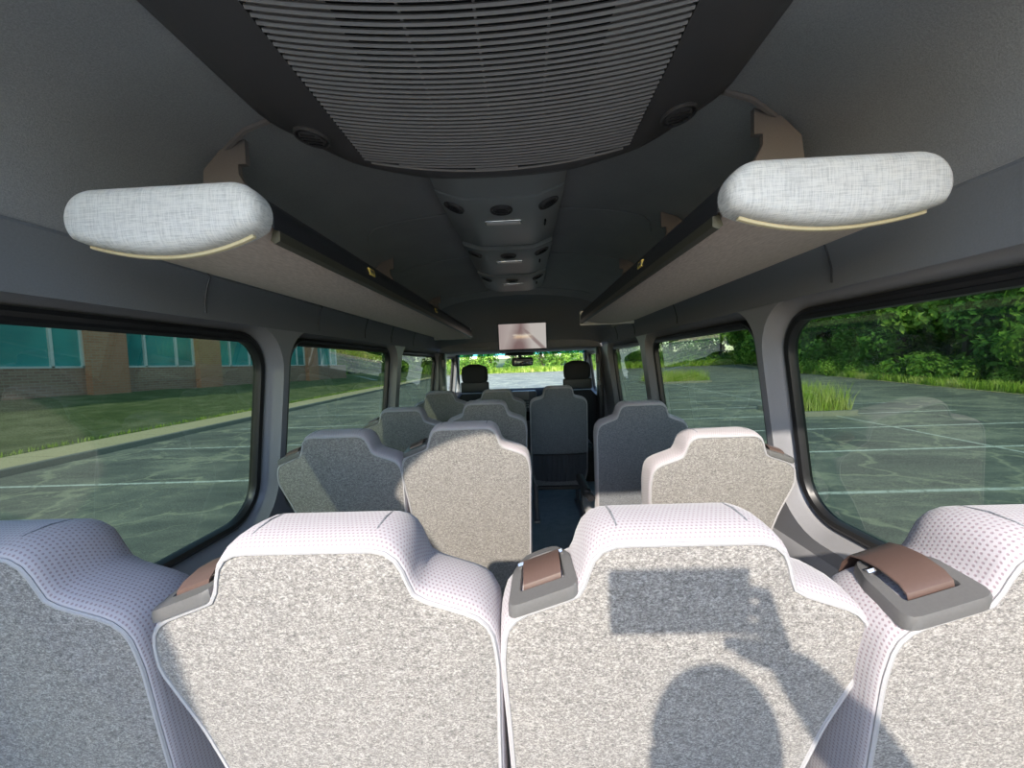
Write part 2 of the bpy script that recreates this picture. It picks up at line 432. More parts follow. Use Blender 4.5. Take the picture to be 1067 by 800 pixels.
# arched edge of the rear roof panel by each rack end
for side in (-1, 1):
    b = B(); pts = [(side * x, y) for x, y in ((.47, .82), (.53, .828), (.59, .852), (.64, .885), (.68, .93), (.70, .99), (.71, 1.1))]
    b.tube([ceil_pt(*p) for p in pts], .006, 6); trim(b.build('trim', 'bracket_mauve'))

# bulkhead sloping down to the cab
b = B(); rows = [(3.25, 1), (3.35, .9), (3.50, .62), (3.65, .35), (3.78, .12), (3.80, .0)]
b.loft([[(x * (.97 if i else 1), y, E + .165 + (z - .165) * q) for x, z in prof] for i, (y, q) in enumerate(rows)], cyc=False)
trim(b.build('trim', 'bulkhead', sh=60))
b = B(); b.box((0, 4.27, E + .20), (1.74, 1.0, .13), .02); trim(b.build('trim', 'bulkhead'))
b = B(); b.box((-.42, 3.765, E + .165), (.26, .02, .03), .005); trim(b.build('trim', 'cove_trim'))
# upper cab sides and pillars
for side in (-1, 1):
    b = B(); b.box((side * .85, 4.05, E - .2), (.10, .16, .80), .02); trim(b.build('trim', 'wall_trim'))
    b = B(); b.box((side * .80, 3.90, E - .52), (.06, .10, 1.5), .02); trim(b.build('trim', 'plastic_dark'))
    b = B(); b.tube([(side * .80, 4.80, E + .17), (side * .84, 4.96, E - .05), (side * .88, 5.18, E - .38)], [.035, .035, .04], 8); trim(b.build('trim', 'pale_pillar'))
b = B(); b.loft([[(x, 4.62 , E + z) for x, z in ((-.86, .165), (.86, .165))], [(x, 4.75, E + z) for x, z in ((-.84, .155), (.84, .155))]], cyc=False)
trim(b.build('trim', 'bulkhead'))
# windscreen
b = B(); fr = [(-.80, 4.76, .15), (.80, 4.76, .15), (.86, 5.22, -.42), (-.86, 5.22, -.42)]
ring = []
for i in range(4):
    a = Vector(fr[i]); c_ = Vector(fr[(i + 1) % 4])
    for t in range(6): ring.append(a.lerp(c_, t / 6))
b.tube([(p[0], p[1], E + p[2]) for p in ring], .018, 6, closed=True)
wn_i += 1; ws = struct(b.build('window_%d' % wn_i, 'rubber'))
b = B(); n = 12; rows = []
for q in (0, .08):
    rows.append([((-.80 - .06 * q) + (1.60 + .12 * q) * i / n, 4.76 + .46 * q + .05 * (1 - (2 * i / n - 1) ** 2), E + .15 - .57 * q) for i in range(n + 1)])
b.loft(rows, cyc=False); b.build('sun_band', 'windscreen_band', ws)
b = B(); rows = []
for q in (.085, .4, .7, 1.0):
    rows.append([((-.80 - .06 * q) + (1.60 + .12 * q) * i / n, 4.76 + .46 * q + .05 * (1 - (2 * i / n - 1) ** 2), E + .15 - .57 * q) for i in range(n + 1)])
b.loft(rows, cyc=False); b.build('pane', 'clear_glass', ws)
# front firewall & floor
b = B(); b.box((0, 2.55, -.03), (1.80, 5.2, .06)); struct(b.build('floor', 'floor_vinyl', smooth=False))
b = B(); b.box((0, 5.2, .42), (1.78, .08, .90), .01); struct(b.build('wall_front', 'wall_lower'))
# rear corner posts (the opening behind the photographer) and roof edge
for side in (-1, 1):
    b = B(); b.box((side * .865, .0, .72), (.17, .06, 2.2), .02); trim(b.build('trim', 'wall_lower'))

# ------------------------------------------------------------------ seats
A_T = R(10)
def bp(u, v, w): return (u, w * math.cos(A_T) - v * math.sin(A_T), .42 + v * math.cos(A_T) + w * math.sin(A_T))
def seat_outline(taper, amt=1.0):    # taper: -1 left edge tapers, +1 right edge tapers
    L = .115 * amt if taper < 0 else .012; Rr = .115 * amt if taper > 0 else .012
    p = [(-.22 + L, 0, .05), (.22 - Rr, 0, .05), (.22 - Rr * .80, .20, .2), (.22 - Rr * .32, .42, .25), (.220, .52, .08), (.214, .588, .07),
         (.124, .622, .018), (.106, .688, .045), (-.106, .688, .045), (-.124, .622, .018), (-.214, .588, .07), (-.220, .52, .08), (-.22 + L * .32, .42, .25), (-.22 + L * .80, .20, .2)]
    return rounded_poly(p, 8)
def sm(a, b_, x):
    t = max(0, min(1, (x - a) / (b_ - a))); return t * t * (3 - 2 * t)
def offset(poly, d):
    n = len(poly); out = []
    for i in range(n):
        t = (poly[(i + 2) % n] - poly[(i - 2) % n]); t.normalize(); nr = Vector((t.y, -t.x)); out.append(poly[i] + nr * d)
    return out
def round_box_bm(bb, c, size, bev): return bb.box(c, size, bev, seg=4)
def make_seat(x, y, taper, label, guide=None, low=0.0, slate=False, pocket=False, tall=False, arm=None, amt=1.0, long=False):
    root = empty('passenger_seat', (x, y, 0), label, 'seat', 'grey passenger seats')
    if low: root.scale = (1, 1, 1 - low)
    if tall:
        p = [(-.19, -.12, .06), (.19, -.12, .06), (.222, .0, .1), (.222, .3, .3), (.218, .60, .06), (.118, .625, .018), (.105, .70, .045), (-.105, .70, .045), (-.118, .625, .018), (-.218, .60, .06), (-.222, .3, .3), (-.222, .0, .1)]
        poly0 = rounded_poly(p, 8)
    else: poly0 = seat_outline(taper, amt)
    n = 120; poly, L = resample(poly0, n)
    # light dotted cover: wraps from the rear edge over the sides and top to the front
    prof = [(-.001, -.006, .0), (-.002, -.002, .0), (.0, .0, .001), (.010, .001, .004), (.030, .002, .004), (.055, .002, .001), (.08, .0, -.004), (.098, -.006, -.009), (.110, -.018, -.012), (.118, -.05, -.010)]
    rings = []; uvs = []; acc = 0; last = None
    for (w, off, rise) in prof:
        q = offset(poly, off); ring = []
        for pt in q:
            k_ = sm(.38, .60, pt.y); hr = 1.0
            ring.append(bp(pt.x, pt.y + rise * k_ * hr, w))
        if last is not None: acc += math.hypot(w - last[0], math.hypot(off - last[1], (rise - last[2])))
        last = (w, off, rise)
        rings.append(ring); uvs += [(j / n * L, acc) for j in range(n)]
    # front face closing rings
    cen = Vector((0, .32))
    base = offset(poly, -.05)
    for s_ in (.85, .6, .3, .04):
        acc += .04
        rings.append([bp(cen.x + (p_.x - cen.x) * s_, cen.y + (p_.y + .02 * sm(.38, .6, p_.y) - cen.y) * s_, .118 + .012 * (1 - s_)) for p_ in base])
        uvs += [(p_.x * s_, p_.y * s_ + acc) for p_ in base]
    bb = B(); bb.loft(rings, cap1=True, uv=uvs)
    bb.build('cover', 'seat_dotted', root, uv=True, sh=60)
    # grey rear panel
    rp = offset(poly, -.0045); rings = []
    for s_, w in ((1, .004), (1, -.0015), (.985, -.0035), (.9, -.005), (.7, -.008), (.45, -.010), (.2, -.011), (.02, -.011)):
        rings.append([bp(cen.x + (p_.x - cen.x) * s_, cen.y + (p_.y - cen.y) * s_, w) for p_ in rp])
    bb = B(); bb.loft(rings, cap1=True); bb.build('back_panel', 'seat_back_slate' if slate else 'seat_back_grey', root, sh=70)
    bb = B(); bb.tube([bp(p_.x, p_.y, -.003) for p_ in rp], .0028, 6, closed=True); bb.build('piping', 'piping_grey', root)
    # headrest side seams on the cover
    for sx in (-1, 1):
        pts = []
        for (w, rise) in ((.004, .002), (.012, .007), (.03, .009), (.055, .007), (.08, -.001), (.098, -.015)):
            yv = (.688 if not tall else .70) + rise - .0045
            pts.append(bp(sx * (.076), yv, w))
        bb = B(); bb.tube(pts, .0018, 5); bb.build('seam', 'seat_back_slate', root)
    # seat cushion, pan and legs
    bb = B(); round_box_bm(bb, (0, .30, .41), (.43, .46, .13), .045); bb.build('seat_cushion', 'seat_dotted', root)
    bb = B(); bb.box((0, .28, .33), (.40, .42, .05), .01); bb.build('seat_pan', 'seat_shell_black', root)
    for sx in ((-1.28, 1.28) if tall else (-1, 1)):
        bb = B(); bb.tube([(sx * .15, .12, .32), (sx * .15, .10, .10), (sx * .15, .06, .012)], .018, 8); bb.tube([(sx * .15, .42, .32), (sx * .15, .44, .10), (sx * .15, .48, .012)], .018, 8)
        bb.box((sx * .15, .27, .014), (.05, .50, .024), .006); bb.build('leg', 'steel_leg', root)
    if tall:
        bb = B(); bb.box((0, -.02 + .035, .30), (.36, .05, .03), .01); bb.build('hinge_bar', 'seat_shell_black', root)
    if pocket:   # elastic net pocket, gathered
        rows = []
        for iy in range(9):
            v_ = -.065 + .235 * iy / 8; row = []
            for ix in range(33):
                u_ = -.20 + .40 * ix / 32; e = 1 - abs(u_ / .20) ** 4
                hw_ = .19 + .02 * min(1, iy / 4)
                row.append(bp(u_ / .20 * hw_, v_ + (.018 * (u_ / .2) ** 2 if iy < 2 else 0), -.013 - e * (.014 + .006 * math.sin(ix * 2.1 + iy * .2)) * (.5 + .5 * iy / 8)))
            rows.append(row)
        bb = B(); bb.loft(rows, cyc=False); o = bb.build('net_pocket', 'net_grey', root)
        o['label'] = 'black gathered net pocket'
        bb = B(); bb.tube([bp(-.208 + .416 * i / 16, .17, -.020 - .012 * (1 - (i / 8 - 1) ** 4)) for i in range(17)], .007, 6); bb.build('pocket_hem', 'seat_shell_black', o)
    if arm:
        bb = B(); bb.box((arm * .252, .17, .62), (.045, .30, .05), .018, seg=3); bb.tube([(arm * .235, .0, .60), (arm * .252, .04, .62)], .02, 8); bb.build('armrest', 'seat_shell_black', root)
    if guide:
        belt_guide(root, guide, long)
    return root
def belt_guide(root, g, long=False):
    """webbing guide on the shoulder of the seat; g = -1 left shoulder, +1 right shoulder"""
    cx_ = g * .165
    def P(u, d, h):   # u lateral, d depth forward (0 rear .. .09), h above the shoulder surface
        w = .008 + d; rise = .004 - .22 * max(0, w - .05)
        vv = .629 + rise - max(0, (g * (cx_ + u) - .124)) * .38
        return bp(cx_ + u, vv + h, w)
    out2 = rounded_poly([(-.043, -.016, .012), (.043, -.016, .012), (.038, .045, .02), (.022, .082, .022), (-.022, .082, .022), (-.038, .045, .02)], 5)
    inn2 = rounded_poly([(-.027, .006, .004), (.027, .006, .004), (.024, .050, .006), (.016, .066, .012), (-.016, .066, .012), (-.024, .050, .006)], 5)
    o_, _ = resample(out2, 48); i_, _ = resample(inn2, 48)
    rings = [[P(p.x, p.y, -.012) for p in o_], [P(p.x, p.y, -.002) for p in o_], [P(p.x * .96, .033 + (p.y - .033) * .96, .0035) for p in o_],
             [P(p.x * 1.04, .033 + (p.y - .033) * 1.04, .0035) for p in i_], [P(p.x, p.y, .0005) for p in i_], [P(p.x, p.y, -.008) for p in i_]]
    bb = B(); bb.loft(rings, cap1=True)
    bz = bb.build('belt_guide', 'plastic_bezel', root); bz['label'] = 'grey plastic belt guide'
    bb = B(); bb.tube([P(-.029, .052, .0055), P(.029, .052, .0055)], .0035, 6); bb.build('slot_bar', 'chrome', bz)
    path = [(.006, -.002), (.010, .007), (.018, .011), (.030, .012), (.042, .011), (.052, .010), (.058, .002)]
    if long: path = [(.006, -.002), (.010, .007), (.020, .012), (.045, .0135), (.068, .0135), (.084, .010), (.094, -.004), (.098, -.03), (.100, -.06)]
    bb = B(); rr_ = [[P(u, d, h) for u in (-.023, -.012, 0, .012, .023)] for d, h in path]
    rr2 = [[P(u, d, h - .0022) for u in (.023, .012, 0, -.012, -.023)] for d, h in path]
    bb.loft([a + c_ for a, c_ in zip(rr_, rr2)], caps=True); s = bb.build('belt_strap', 'belt_web', root); s['label'] = 'brown webbing belt strap'

def sx(rel): return rel + CX
make_seat(sx(-.715), .545, -1, 'shaded passenger seat back nearest the camera at the far left, beside the first left window', None)
make_seat(sx(-.262), .545, -1, 'sunlit seat back in the nearest row, second from the left, strap on its left shoulder', -1, long=True)
make_seat(sx(.176), .545, 1, 'passenger seat back in the nearest row with the photographer shadow falling across it', -1)
make_seat(sx(.60), .515, 1, 'sunlit seat back nearest the camera at the far right with brown strap on its shoulder', -1, long=True)
make_seat(sx(-.642), 1.36, -1, 'shaded passenger seat back in the second row beside the left window pillar', -1, low=.012)
make_seat(sx(-.212), 1.36, -1, 'half sunlit passenger seat back in the second row on the left edge of the aisle', -1, amt=.35)
make_seat(sx(.588), 1.27, 1, 'fully sunlit single passenger seat back in the second row, right of the aisle', 1, low=.03)
make_seat(sx(-.672), 2.13, -1, 'shaded window-side passenger seat back in the third row on the left', -1, low=.02)
make_seat(sx(-.222), 2.13, -1, 'shaded aisle-side passenger seat back in the third row, peeking out behind the half sunlit one', None, amt=.35)
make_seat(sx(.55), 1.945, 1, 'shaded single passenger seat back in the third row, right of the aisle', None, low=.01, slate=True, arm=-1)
make_seat(sx(-.668), 3.04, -1, 'small shaded passenger seat back in the fourth row at the left window', None)
make_seat(sx(-.226), 3.04, -1, 'shaded seat back in the fourth row, left neighbour of the seat with net pocket', None, amt=.35)
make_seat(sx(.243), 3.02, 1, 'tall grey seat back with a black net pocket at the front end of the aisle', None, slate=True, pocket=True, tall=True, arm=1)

# cab seats
def cab_seat(x, label, flip):
    root = empty('cab_seat', (x, 4.05, 0), label, 'seat', 'black cab seats')
    bb = B(); 
    prof = [(.0, .0), (.24, .0), (.27, .15), (.265, .35), (.22, .50), (.14, .57)]
    bm_rings = []
    for i in range(9):
        t = i / 8; z = .45 + .56 * t; hw_ = .245 - .02 * math.sin(t * 3) - (.10 * max(0, (t - .72) / .28) ** 2); d = .07 - .02 * t
        yc = -.10 * t
        bm_rings.append([(hw_ * math.copysign(abs(math.cos(a)) ** .5, math.cos(a)), yc + d * math.copysign(abs(math.sin(a)) ** .6, math.sin(a)), z) for a in [2 * math.pi * j / 28 for j in range(28)]])
    bb.loft(bm_rings, caps=True); bb.build('backrest', 'black_seat', root)
    bb = B(); hr = []
    for i in range(9):
        t = i / 8; z = 1.095 + .215 * t; s_ = (1 - abs(2 * t - 1) ** 4) ** .35 if 0 < i < 8 else .35
        hr.append([(.135 * s_ * math.copysign(abs(math.cos(a)) ** .45, math.cos(a)), -.13 + .05 * s_ * math.copysign(abs(math.sin(a)) ** .6, math.sin(a)) - .01 * t, z) for a in [2 * math.pi * j / 28 for j in range(28)]])
    bb.loft(hr, caps=True); bb.build('headrest', 'black_seat', root)
    for s_ in (-1, 1):
        bb = B(); bb.tube([(s_ * .05, -.11, .98), (s_ * .05, -.125, 1.11)], .007, 6); bb.build('headrest_post', 'chrome', root)
    bb = B(); bb.box((0, -.155, 1.075), (.29, .035, .11), .016, seg=3); bb.build('headrest_bracket', 'seat_shell_black', root)
    bb = B(); bb.box((0, .25, .42), (.50, .50, .16), .05, seg=3); bb.build('seat_cushion', 'black_seat', root)
    bb = B(); bb.box((0, .25, .17), (.42, .42, .34), .02); bb.build('seat_box', 'seat_shell_black', root)
cab_seat(sx(-.52), 'black driver seat with headrest on the left of the windscreen', -1)
cab_seat(sx(.52), 'black front passenger seat with headrest on the right, behind the seat with net pocket', 1)

# cab seat belts on the pillars
for side, lab in ((-1, 'black seat belt hanging from the left cab pillar'), (1, 'black seat belt hanging from the right cab pillar')):
    root = empty('seat_belt', (side * .78, 3.86, 0), lab, 'seat belt')
    bb = B(); bb.box((side * -.015, -.02, E + .02), (.03, .04, .09), .008); bb.build('anchor', 'plastic_bezel', root)
    bb = B(); pts = [(0, -.03, E + .0), (-side * .005, -.035, E - .4), (-side * .01, -.03, .35)]
    rr_ = []
    for p in pts: rr_.append([(p[0] - .002, p[1] - .023, p[2]), (p[0] + .002, p[1] - .023, p[2]), (p[0] + .002, p[1] + .023, p[2]), (p[0] - .002, p[1] + .023, p[2])])
    bb.loft(rr_, caps=True); bb.build('strap', 'seat_shell_black', root, sh=20)
    bb = B(); bb.box((-side * .008, -.035, E - .22), (.03, .05, .045), .008); bb.build('buckle_tongue', 'plastic_bezel', root)

# ------------------------------------------------------------------ luggage racks
def rack(side, y0, y1, label):
    root = empty('luggage_rack', (0, y0, E), label, 'luggage rack', 'overhead luggage racks')
    def S(x): return side * x
    ZT, ZB, X0, X1 = (.292, .196, .351, .656) if side < 0 else (.280, .190, .360, .670)
    def D(g=0, zt=ZT, zb=ZB, x0=X0, x1=X1):
        out = []; zs = zt - .078
        for i in range(13):
            a = R(215 - 125 * i / 12); out.append((x0 + .040 + (.040 + g) * math.cos(a), zt - .040 + (.040 + g) * math.sin(a)))
        for i in range(13):
            a = R(90 - 125 * i / 12); out.append((x1 - .044 + (.044 + g) * math.cos(a), zt - .044 + (.044 + g) * math.sin(a)))
        xa, za = out[-1]; xb, zb_ = out[0]
        for i in range(1, 20):
            t = i / 20; zl = za + (zb_ - za) * t; out.append((xa + (xb - xa) * t, zl - (zl - (zb - g)) * math.sin(math.pi * t) ** .8))
        return out
    shelf = D(-.006)
    # underside and shell
    bb = B(); bb.loft([[(S(x), y, z) for x, z in shelf] for y in (.012, (y1 - y0) / 2, y1 - y0)], caps=True)
    bb.build('shelf_body', 'rack_beige', root)
    # dark inner face and olive rail
    ln = y1 - y0
    bb = B(); inn = [(X0 - .003, ZT - .060), (X0 - .004, ZT - .040), (X0 + .003, ZT - .022), (X0 + .016, ZT - .006), (X0 + .040, ZT + .003), (X0 + .040, ZT - .008), (X0 + .020, ZT - .02), (X0 + .01, ZT - .04)]
    bb.loft([[(S(x), y, z) for x, z in inn] for y in (.02, ln)], caps=True); bb.build('front_face', 'plastic_dark', root)
    bb = B(); bb.loft([[(S(x), y, z) for x, z in ((X0 - .006, ZT - .076), (X0 - .006, ZT - .060), (X0 + .004, ZT - .056), (X0 + .010, ZT - .074), (X0 + .004, ZT - .080))] for y in (.03, ln + .005)], caps=True)
    bb.build('edge_rail', 'rail_olive', root)
    # padded end cap
    bb = B(); rings = []
    for g, y in ((.003, .020), (.004, .010), (.004, -.004), (.002, -.012), (-.003, -.019), (-.010, -.0235)):
        rings.append([(S(x), y, z) for x, z in D(g)])
    cen = ((X0 + X1) / 2, ZT - .05)
    for s_ in (.85, .5, .2): rings.append([(S(cen[0] + (x - cen[0]) * s_), -.0245 - .003 * (1 - s_), cen[1] + (z - cen[1]) * s_) for x, z in D(-.010)])
    bb.loft(rings, cap1=True); bb.build('end_cap', 'rack_vinyl', root, sh=0)['label'] = 'padded white end cap'
    # cream edge strip beneath the cap
    full = D(.004)
    low = full[26:]
    bb = B(); bb.tube([(S(x), .004, z - .001) for x, z in low], .0045, 6); bb.build('edge_strip', 'cream_edge', root)['label'] = 'cream edge strip'
    # hanging bracket up to the roof
    bb = B()
    for yy in ([.25, 1.2, 2.2] if side < 0 else [.25, .8, 1.4]):
        bb = B()
        pl = [(.53, .29), (.63, .29), (.655, .38), (.645, .455), (.60, .50), (.548, .515), (.548, .462), (.566, .462), (.566, .44), (.545, .40)]
        bb.loft([[(S(x), yy + d, z) for x, z in pl] for d in (0, .012)], caps=True); bb.build('bracket', 'bracket_mauve', root, sh=20)
    for yy in ([.42, 1.16] if side < 0 else [.42]):
        bb = B(); bb.box((S(X0 - .0025), yy, ZT - .036), (.005, .035, .018), .0008, rot=('Y', side * .15)); q = bb.build('warning_label', 'label_yellow', root); q['label'] = 'small yellow sticker'
        bb = B()
        for dy_ in (-.010, -.002, .006): bb.box((S(X0 - .0052), yy + dy_, ZT - .036), (.002, .004, .010), .0004)
        bb.build('sticker_print', 'label_black', q)
    bb = B(); bb.box((S(.50), ln + .006, ZT - .048), (.29, .012, .08), .005); bb.build('front_cap', 'rack_vinyl', root)
    return root
rack(-1, .60, 2.95, 'long overhead luggage rack on the left with padded white end cap')
rack(1, .60, 2.10, 'shorter overhead luggage rack on the right with padded white end cap')

# ------------------------------------------------------------------ roof air-conditioning unit
root = empty('air_conditioner', (0, 0, E), 'dark roof air conditioning unit with slatted grille above the camera', 'air conditioner')
def arch(x): return .462 + .045 * (abs(x) / .46) ** 2
def ray_outline(poly, n, c):
    out = []
    for i in range(n):
        a = 2 * math.pi * i / n + .0131; d = Vector((math.cos(a), math.sin(a))); best = None
        for j in range(len(poly)):
            p = Vector(poly[j]) - Vector(c); q = Vector(poly[(j + 1) % len(poly)]) - Vector(c); e = q - p
            den = d.x * e.y - d.y * e.x
            if abs(den) < 1e-9: continue
            t = (p.x * e.y - p.y * e.x) / den; u = (p.x * d.y - p.y * d.x) / den
            if t > 0 and -1e-6 <= u <= 1 + 1e-6 and (best is None or t > best): best = t
        out.append((c[0] + d.x * best, c[1] + d.y * best))
    return out
outer = rounded_poly([(-.47, .06, .04), (.47, .06, .04), (.47, .80, .10), (.36, .925, .12), (.18, .985, .3), (-.18, .985, .3), (-.36, .925, .12), (-.47, .80, .10)], 8)
inner = rounded_poly([(-.305, .15, .02), (.305, .15, .02), (.305, .90, .035), (.15, .935, .3), (-.15, .935, .3), (-.305, .90, .035)], 8)
cc = (0, .5); NN = 160
oo = ray_outline(outer, NN, cc); ii = ray_outline(inner, NN, cc)
def lerp2(a, b_, t): return [(p[0] + (q[0] - p[0]) * t, p[1] + (q[1] - p[1]) * t) for p, q in zip(a, b_)]
bb = B(); rings = []
for t, dz, k_ in ((-.12, .13, 0), (-.06, .06, 0), (0.0, .022, 0), (.06, .006, 0), (.2, .0, 0), (.5, -.003, 0), (.9, 0, 0), (1, .002, 0), (1.0, .03, 0)):
    rings.append([(x, y, arch(x) + dz) for x, y in lerp2(oo, ii, t)])
bb.loft(rings); bb.build('shroud', 'plastic_ac', root, sh=50)
bb = B(); bb.add([(x, y, arch(x) + .055) for x, y in ii], [tuple(range(NN))])
bb.build('filter_tray', 'mesh_black', root)
# solid margins at both sides of the slats
def ymax(x): return .90 + .032 * max(0, 1 - (x / .30) ** 2)
bb = B()
for s_ in (-1, 1):
    bb.loft([[(s_ * x, .155, arch(x) + .007) for x in (.21, .25, .30)], [(s_ * x, ymax(x) - .004, arch(x) + .007) for x in (.17, .22, .30)]], cyc=False)
bb.build('side_margin', 'plastic_slat', root)
bb = B(); nsl = 58; y_ = .165; 
while y_ < .925:
    pts = []
    for i in range(25):
        x = -.302 + .604 * i / 24; yy = y_ + .012 * (1 - (x / .3) ** 2)
        if yy < ymax(x) + .001: pts.append((x, yy, arch(x)))
    if len(pts) > 3:
        bb.loft([[(x, y - .0014, z + .0045), (x, y - .0028, z + .001), (x, y + .000, z - .0018), (x, y + .0020, z + .001), (x, y + .0012, z + .0045)] for x, y, z in pts], caps=True)
    y_ += .0118
bb.build('grille_slats', 'plastic_slat', root, sh=40)
for xr_ in (-.10, 0.0, .10):
    bb = B(); bb.tube([(xr_, .16, arch(xr_) + .006), (xr_, .91, arch(xr_) + .006)], .0022, 6); bb.build('grille_rib', 'plastic_slat', root)
bb = B(); bb.tube([(x, ymax(x) + .006, arch(x) + .0) for x in [-.29 + .58 * i / 20 for i in range(21)]], .003, 6); bb.build('grille_edge', 'plastic_slat', root)
def round_vent(root, x, y, z, r, tiltx=0, tilty=0, dark='mesh_black'):
    mt = Matrix.Rotation(tiltx, 3, 'X') @ Matrix.Rotation(tilty, 3, 'Y')
    def T(p): q = mt @ Vector(p); return (x + q.x, y + q.y, z + q.z)
    bb = B(); n = 28
    rings = [[T((rr_ * math.cos(a), rr_ * math.sin(a), h)) for a in [2 * math.pi * j / n for j in range(n)]] for rr_, h in ((r, .004), (r, -.002), (r * .95, -.0045), (r * .88, -.004), (r * .85, .004), (r * .76, .004), (r * .72, -.003), (r * .60, -.005))]
    bb.loft(rings, cap1=True); v = bb.build('air_vent', 'plastic_ac', root)
    bb = B()
    for q in (-.45, -.15, .15, .45):
        L_ = math.sqrt(max(.01, .36 - q * q)) * r
        bb.tube([T((-L_, q * r, -.0052)), T((L_, q * r, -.0052))], .0016, 5)
    bb.build('vane', dark, v)
    return v
for s_ in (-1, 1):
    round_vent(root, s_ * .378, .815, arch(.378) - .004, .036, 0, s_ * -.16)
    round_vent(root, s_ * .378, .455, arch(.378) - .004, .044, 0, s_ * -.16)

# ------------------------------------------------------------------ ceiling vent console, three modules
root = empty('ceiling_console', (-.008, 0, E), 'dark ceiling console with round air vents and bright reading lamps along the aisle', 'ceiling console')
def csec(y, z, hw_=.195):
    return [(-hw_, y, .572), (-hw_, y, z + .035), (-hw_ * .97, y, z + .028), (-hw_ * .62, y, z + .004), (-hw_ * .5, y, z), (hw_ * .5, y, z), (hw_ * .62, y, z + .004), (hw_ * .97, y, z + .028), (hw_, y, z + .035), (hw_, y, .572)]
bb = B(); bb.loft([csec(.96, .525), csec(1.04, .512), csec(1.17, .500)], cyc=True, cap0=True, cap1=True); bb.build('lead_in_panel', 'plastic_console', root)
for y0, y1 in ((1.172, 1.688), (1.692, 2.208), (2.212, 2.72)):
    bb = B()
    bb.loft([csec(y0, .494), csec(y0 + .02, .490), csec(y1 - .03, .502), csec(y1, .515 if y1 < 2.7 else .545)], cyc=True, caps=True); m_ = bb.build('vent_module', 'plastic_console', root)
    round_vent(m_, 0, y0 + .075, .4885, .036)
    for s_ in (-1, 1): round_vent(m_, s_ * .150, y0 + .07, .503, .034, 0, -s_ * .42)
    bb = B(); bb.box((0, y0 + .185, .489), (.118, .022, .012), .004); bb.build('reading_lamp', 'lamp_lens', m_)
    bb = B(); bb.box((0, y0 + .185, .4915), (.128, .034, .008), .003); bb.build('lamp_frame', 'chrome', m_)
    bb = B(); bb.box((.148, y0 + .24, .5035), (.006, .05, .006), .001, rot=('Y', -.4)); bb.build('switch_slot', 'mesh_black', m_)

# ------------------------------------------------------------------ television and mirror
root = empty('television', (.035, 3.36, E + .232), 'flat television screen mounted above the windscreen with a pale brownish painted reflection', 'television')
root.rotation_euler = (R(1.7), 0, 0)
bb = B(); bb.box((0, 0, 0), (.425, .03, .238), .006); bb.build('casing', 'phone_black', root)
bb = B(); bb.box((0, -.0160, .003), (.408, .003, .218), .0005); bb.build('screen', 'tv_reflection', root)
bb = B(); bb.box((0, .09, .03), (.08, .16, .06), .01); bb.build('mount', 'plastic_dark', root)
root = empty('rear_view_mirror', (.02, 4.55, E + .07), 'black rear-view mirror hanging at the top of the windscreen', 'mirror', rz=R(22))
bb = B(); bb.box((0, 0, -.05), (.27, .04, .10), .022, seg=3); bb.build('housing', 'plastic_dark', root)
bb = B(); bb.box((0, -.0215, -.05), (.22, .003, .06), .001); bb.build('mirror_glass', 'tv_glass', root)
bb = B(); bb.tube([(0, .02, -.02), (0, .10, .03), (0, .16, .06)], .018, 8); bb.build('stem', 'plastic_dark', root)
bb = B(); bb.box((0, .10, .045), (.34, .10, .035), .01); bb.build('sensor_housing', 'plastic_dark', root)

# dashboard, steering wheel
root = empty('dashboard', (0, 4.85, 0), 'dark dashboard with centre screen and controls under the windscreen', 'dashboard')
bb = B(); pr = [(-.30, .60), (-.33, .80), (-.27, .90), (-.16, .955), (.05, .965), (.30, .93), (.32, .60)]
bb.loft([[(x, y, z + (.02 if abs(x) < .3 else 0)) for y, z in pr] for x in (-.84, -.5, -.32, -.28, 0, .28, .32, .5, .84)], caps=True); bb.build('body', 'dash_matt', root)
bb = B(); bb.box((0, -.36, .86), (.34, .12, .24), .02); bb.build('centre_stack', 'plastic_ac', root)
bb = B(); bb.box((-.02, -.425, .93), (.20, .012, .10), .003); bb.build('display', 'bracket_mauve', root)
bb = B()
for j in range(3):
    for i in range(7): bb.box((-.09 + i * .026, -.424, .85 - j * .028), (.017, .008, .012), .002)
bb.build('buttons', 'pale_pillar', root)
root = empty('steering_wheel', (sx(-.52), 4.42, .86), 'black steering wheel hidden behind the driver seat', 'steering wheel'); root.rotation_euler = (R(-35), 0, 0)
bb = B(); bb.tube([(.19 * math.cos(a), 0, .19 * math.sin(a)) for a in [2 * math.pi * j / 40 for j in range(40)]], .015, 8, closed=True); bb.build('rim', 'seat_shell_black', root)
bb = B(); bb.box((0, .01, 0), (.12, .04, .10), .02); bb.tube([(-.19, 0, 0), (.19, 0, 0)], .012, 6); bb.tube([(0, 0, -.19), (0, 0, 0)], .012, 6); bb.tube([(0, .02, 0), (0, .18, -.02)], .03, 8); bb.build('hub', 'plastic_dark', root)

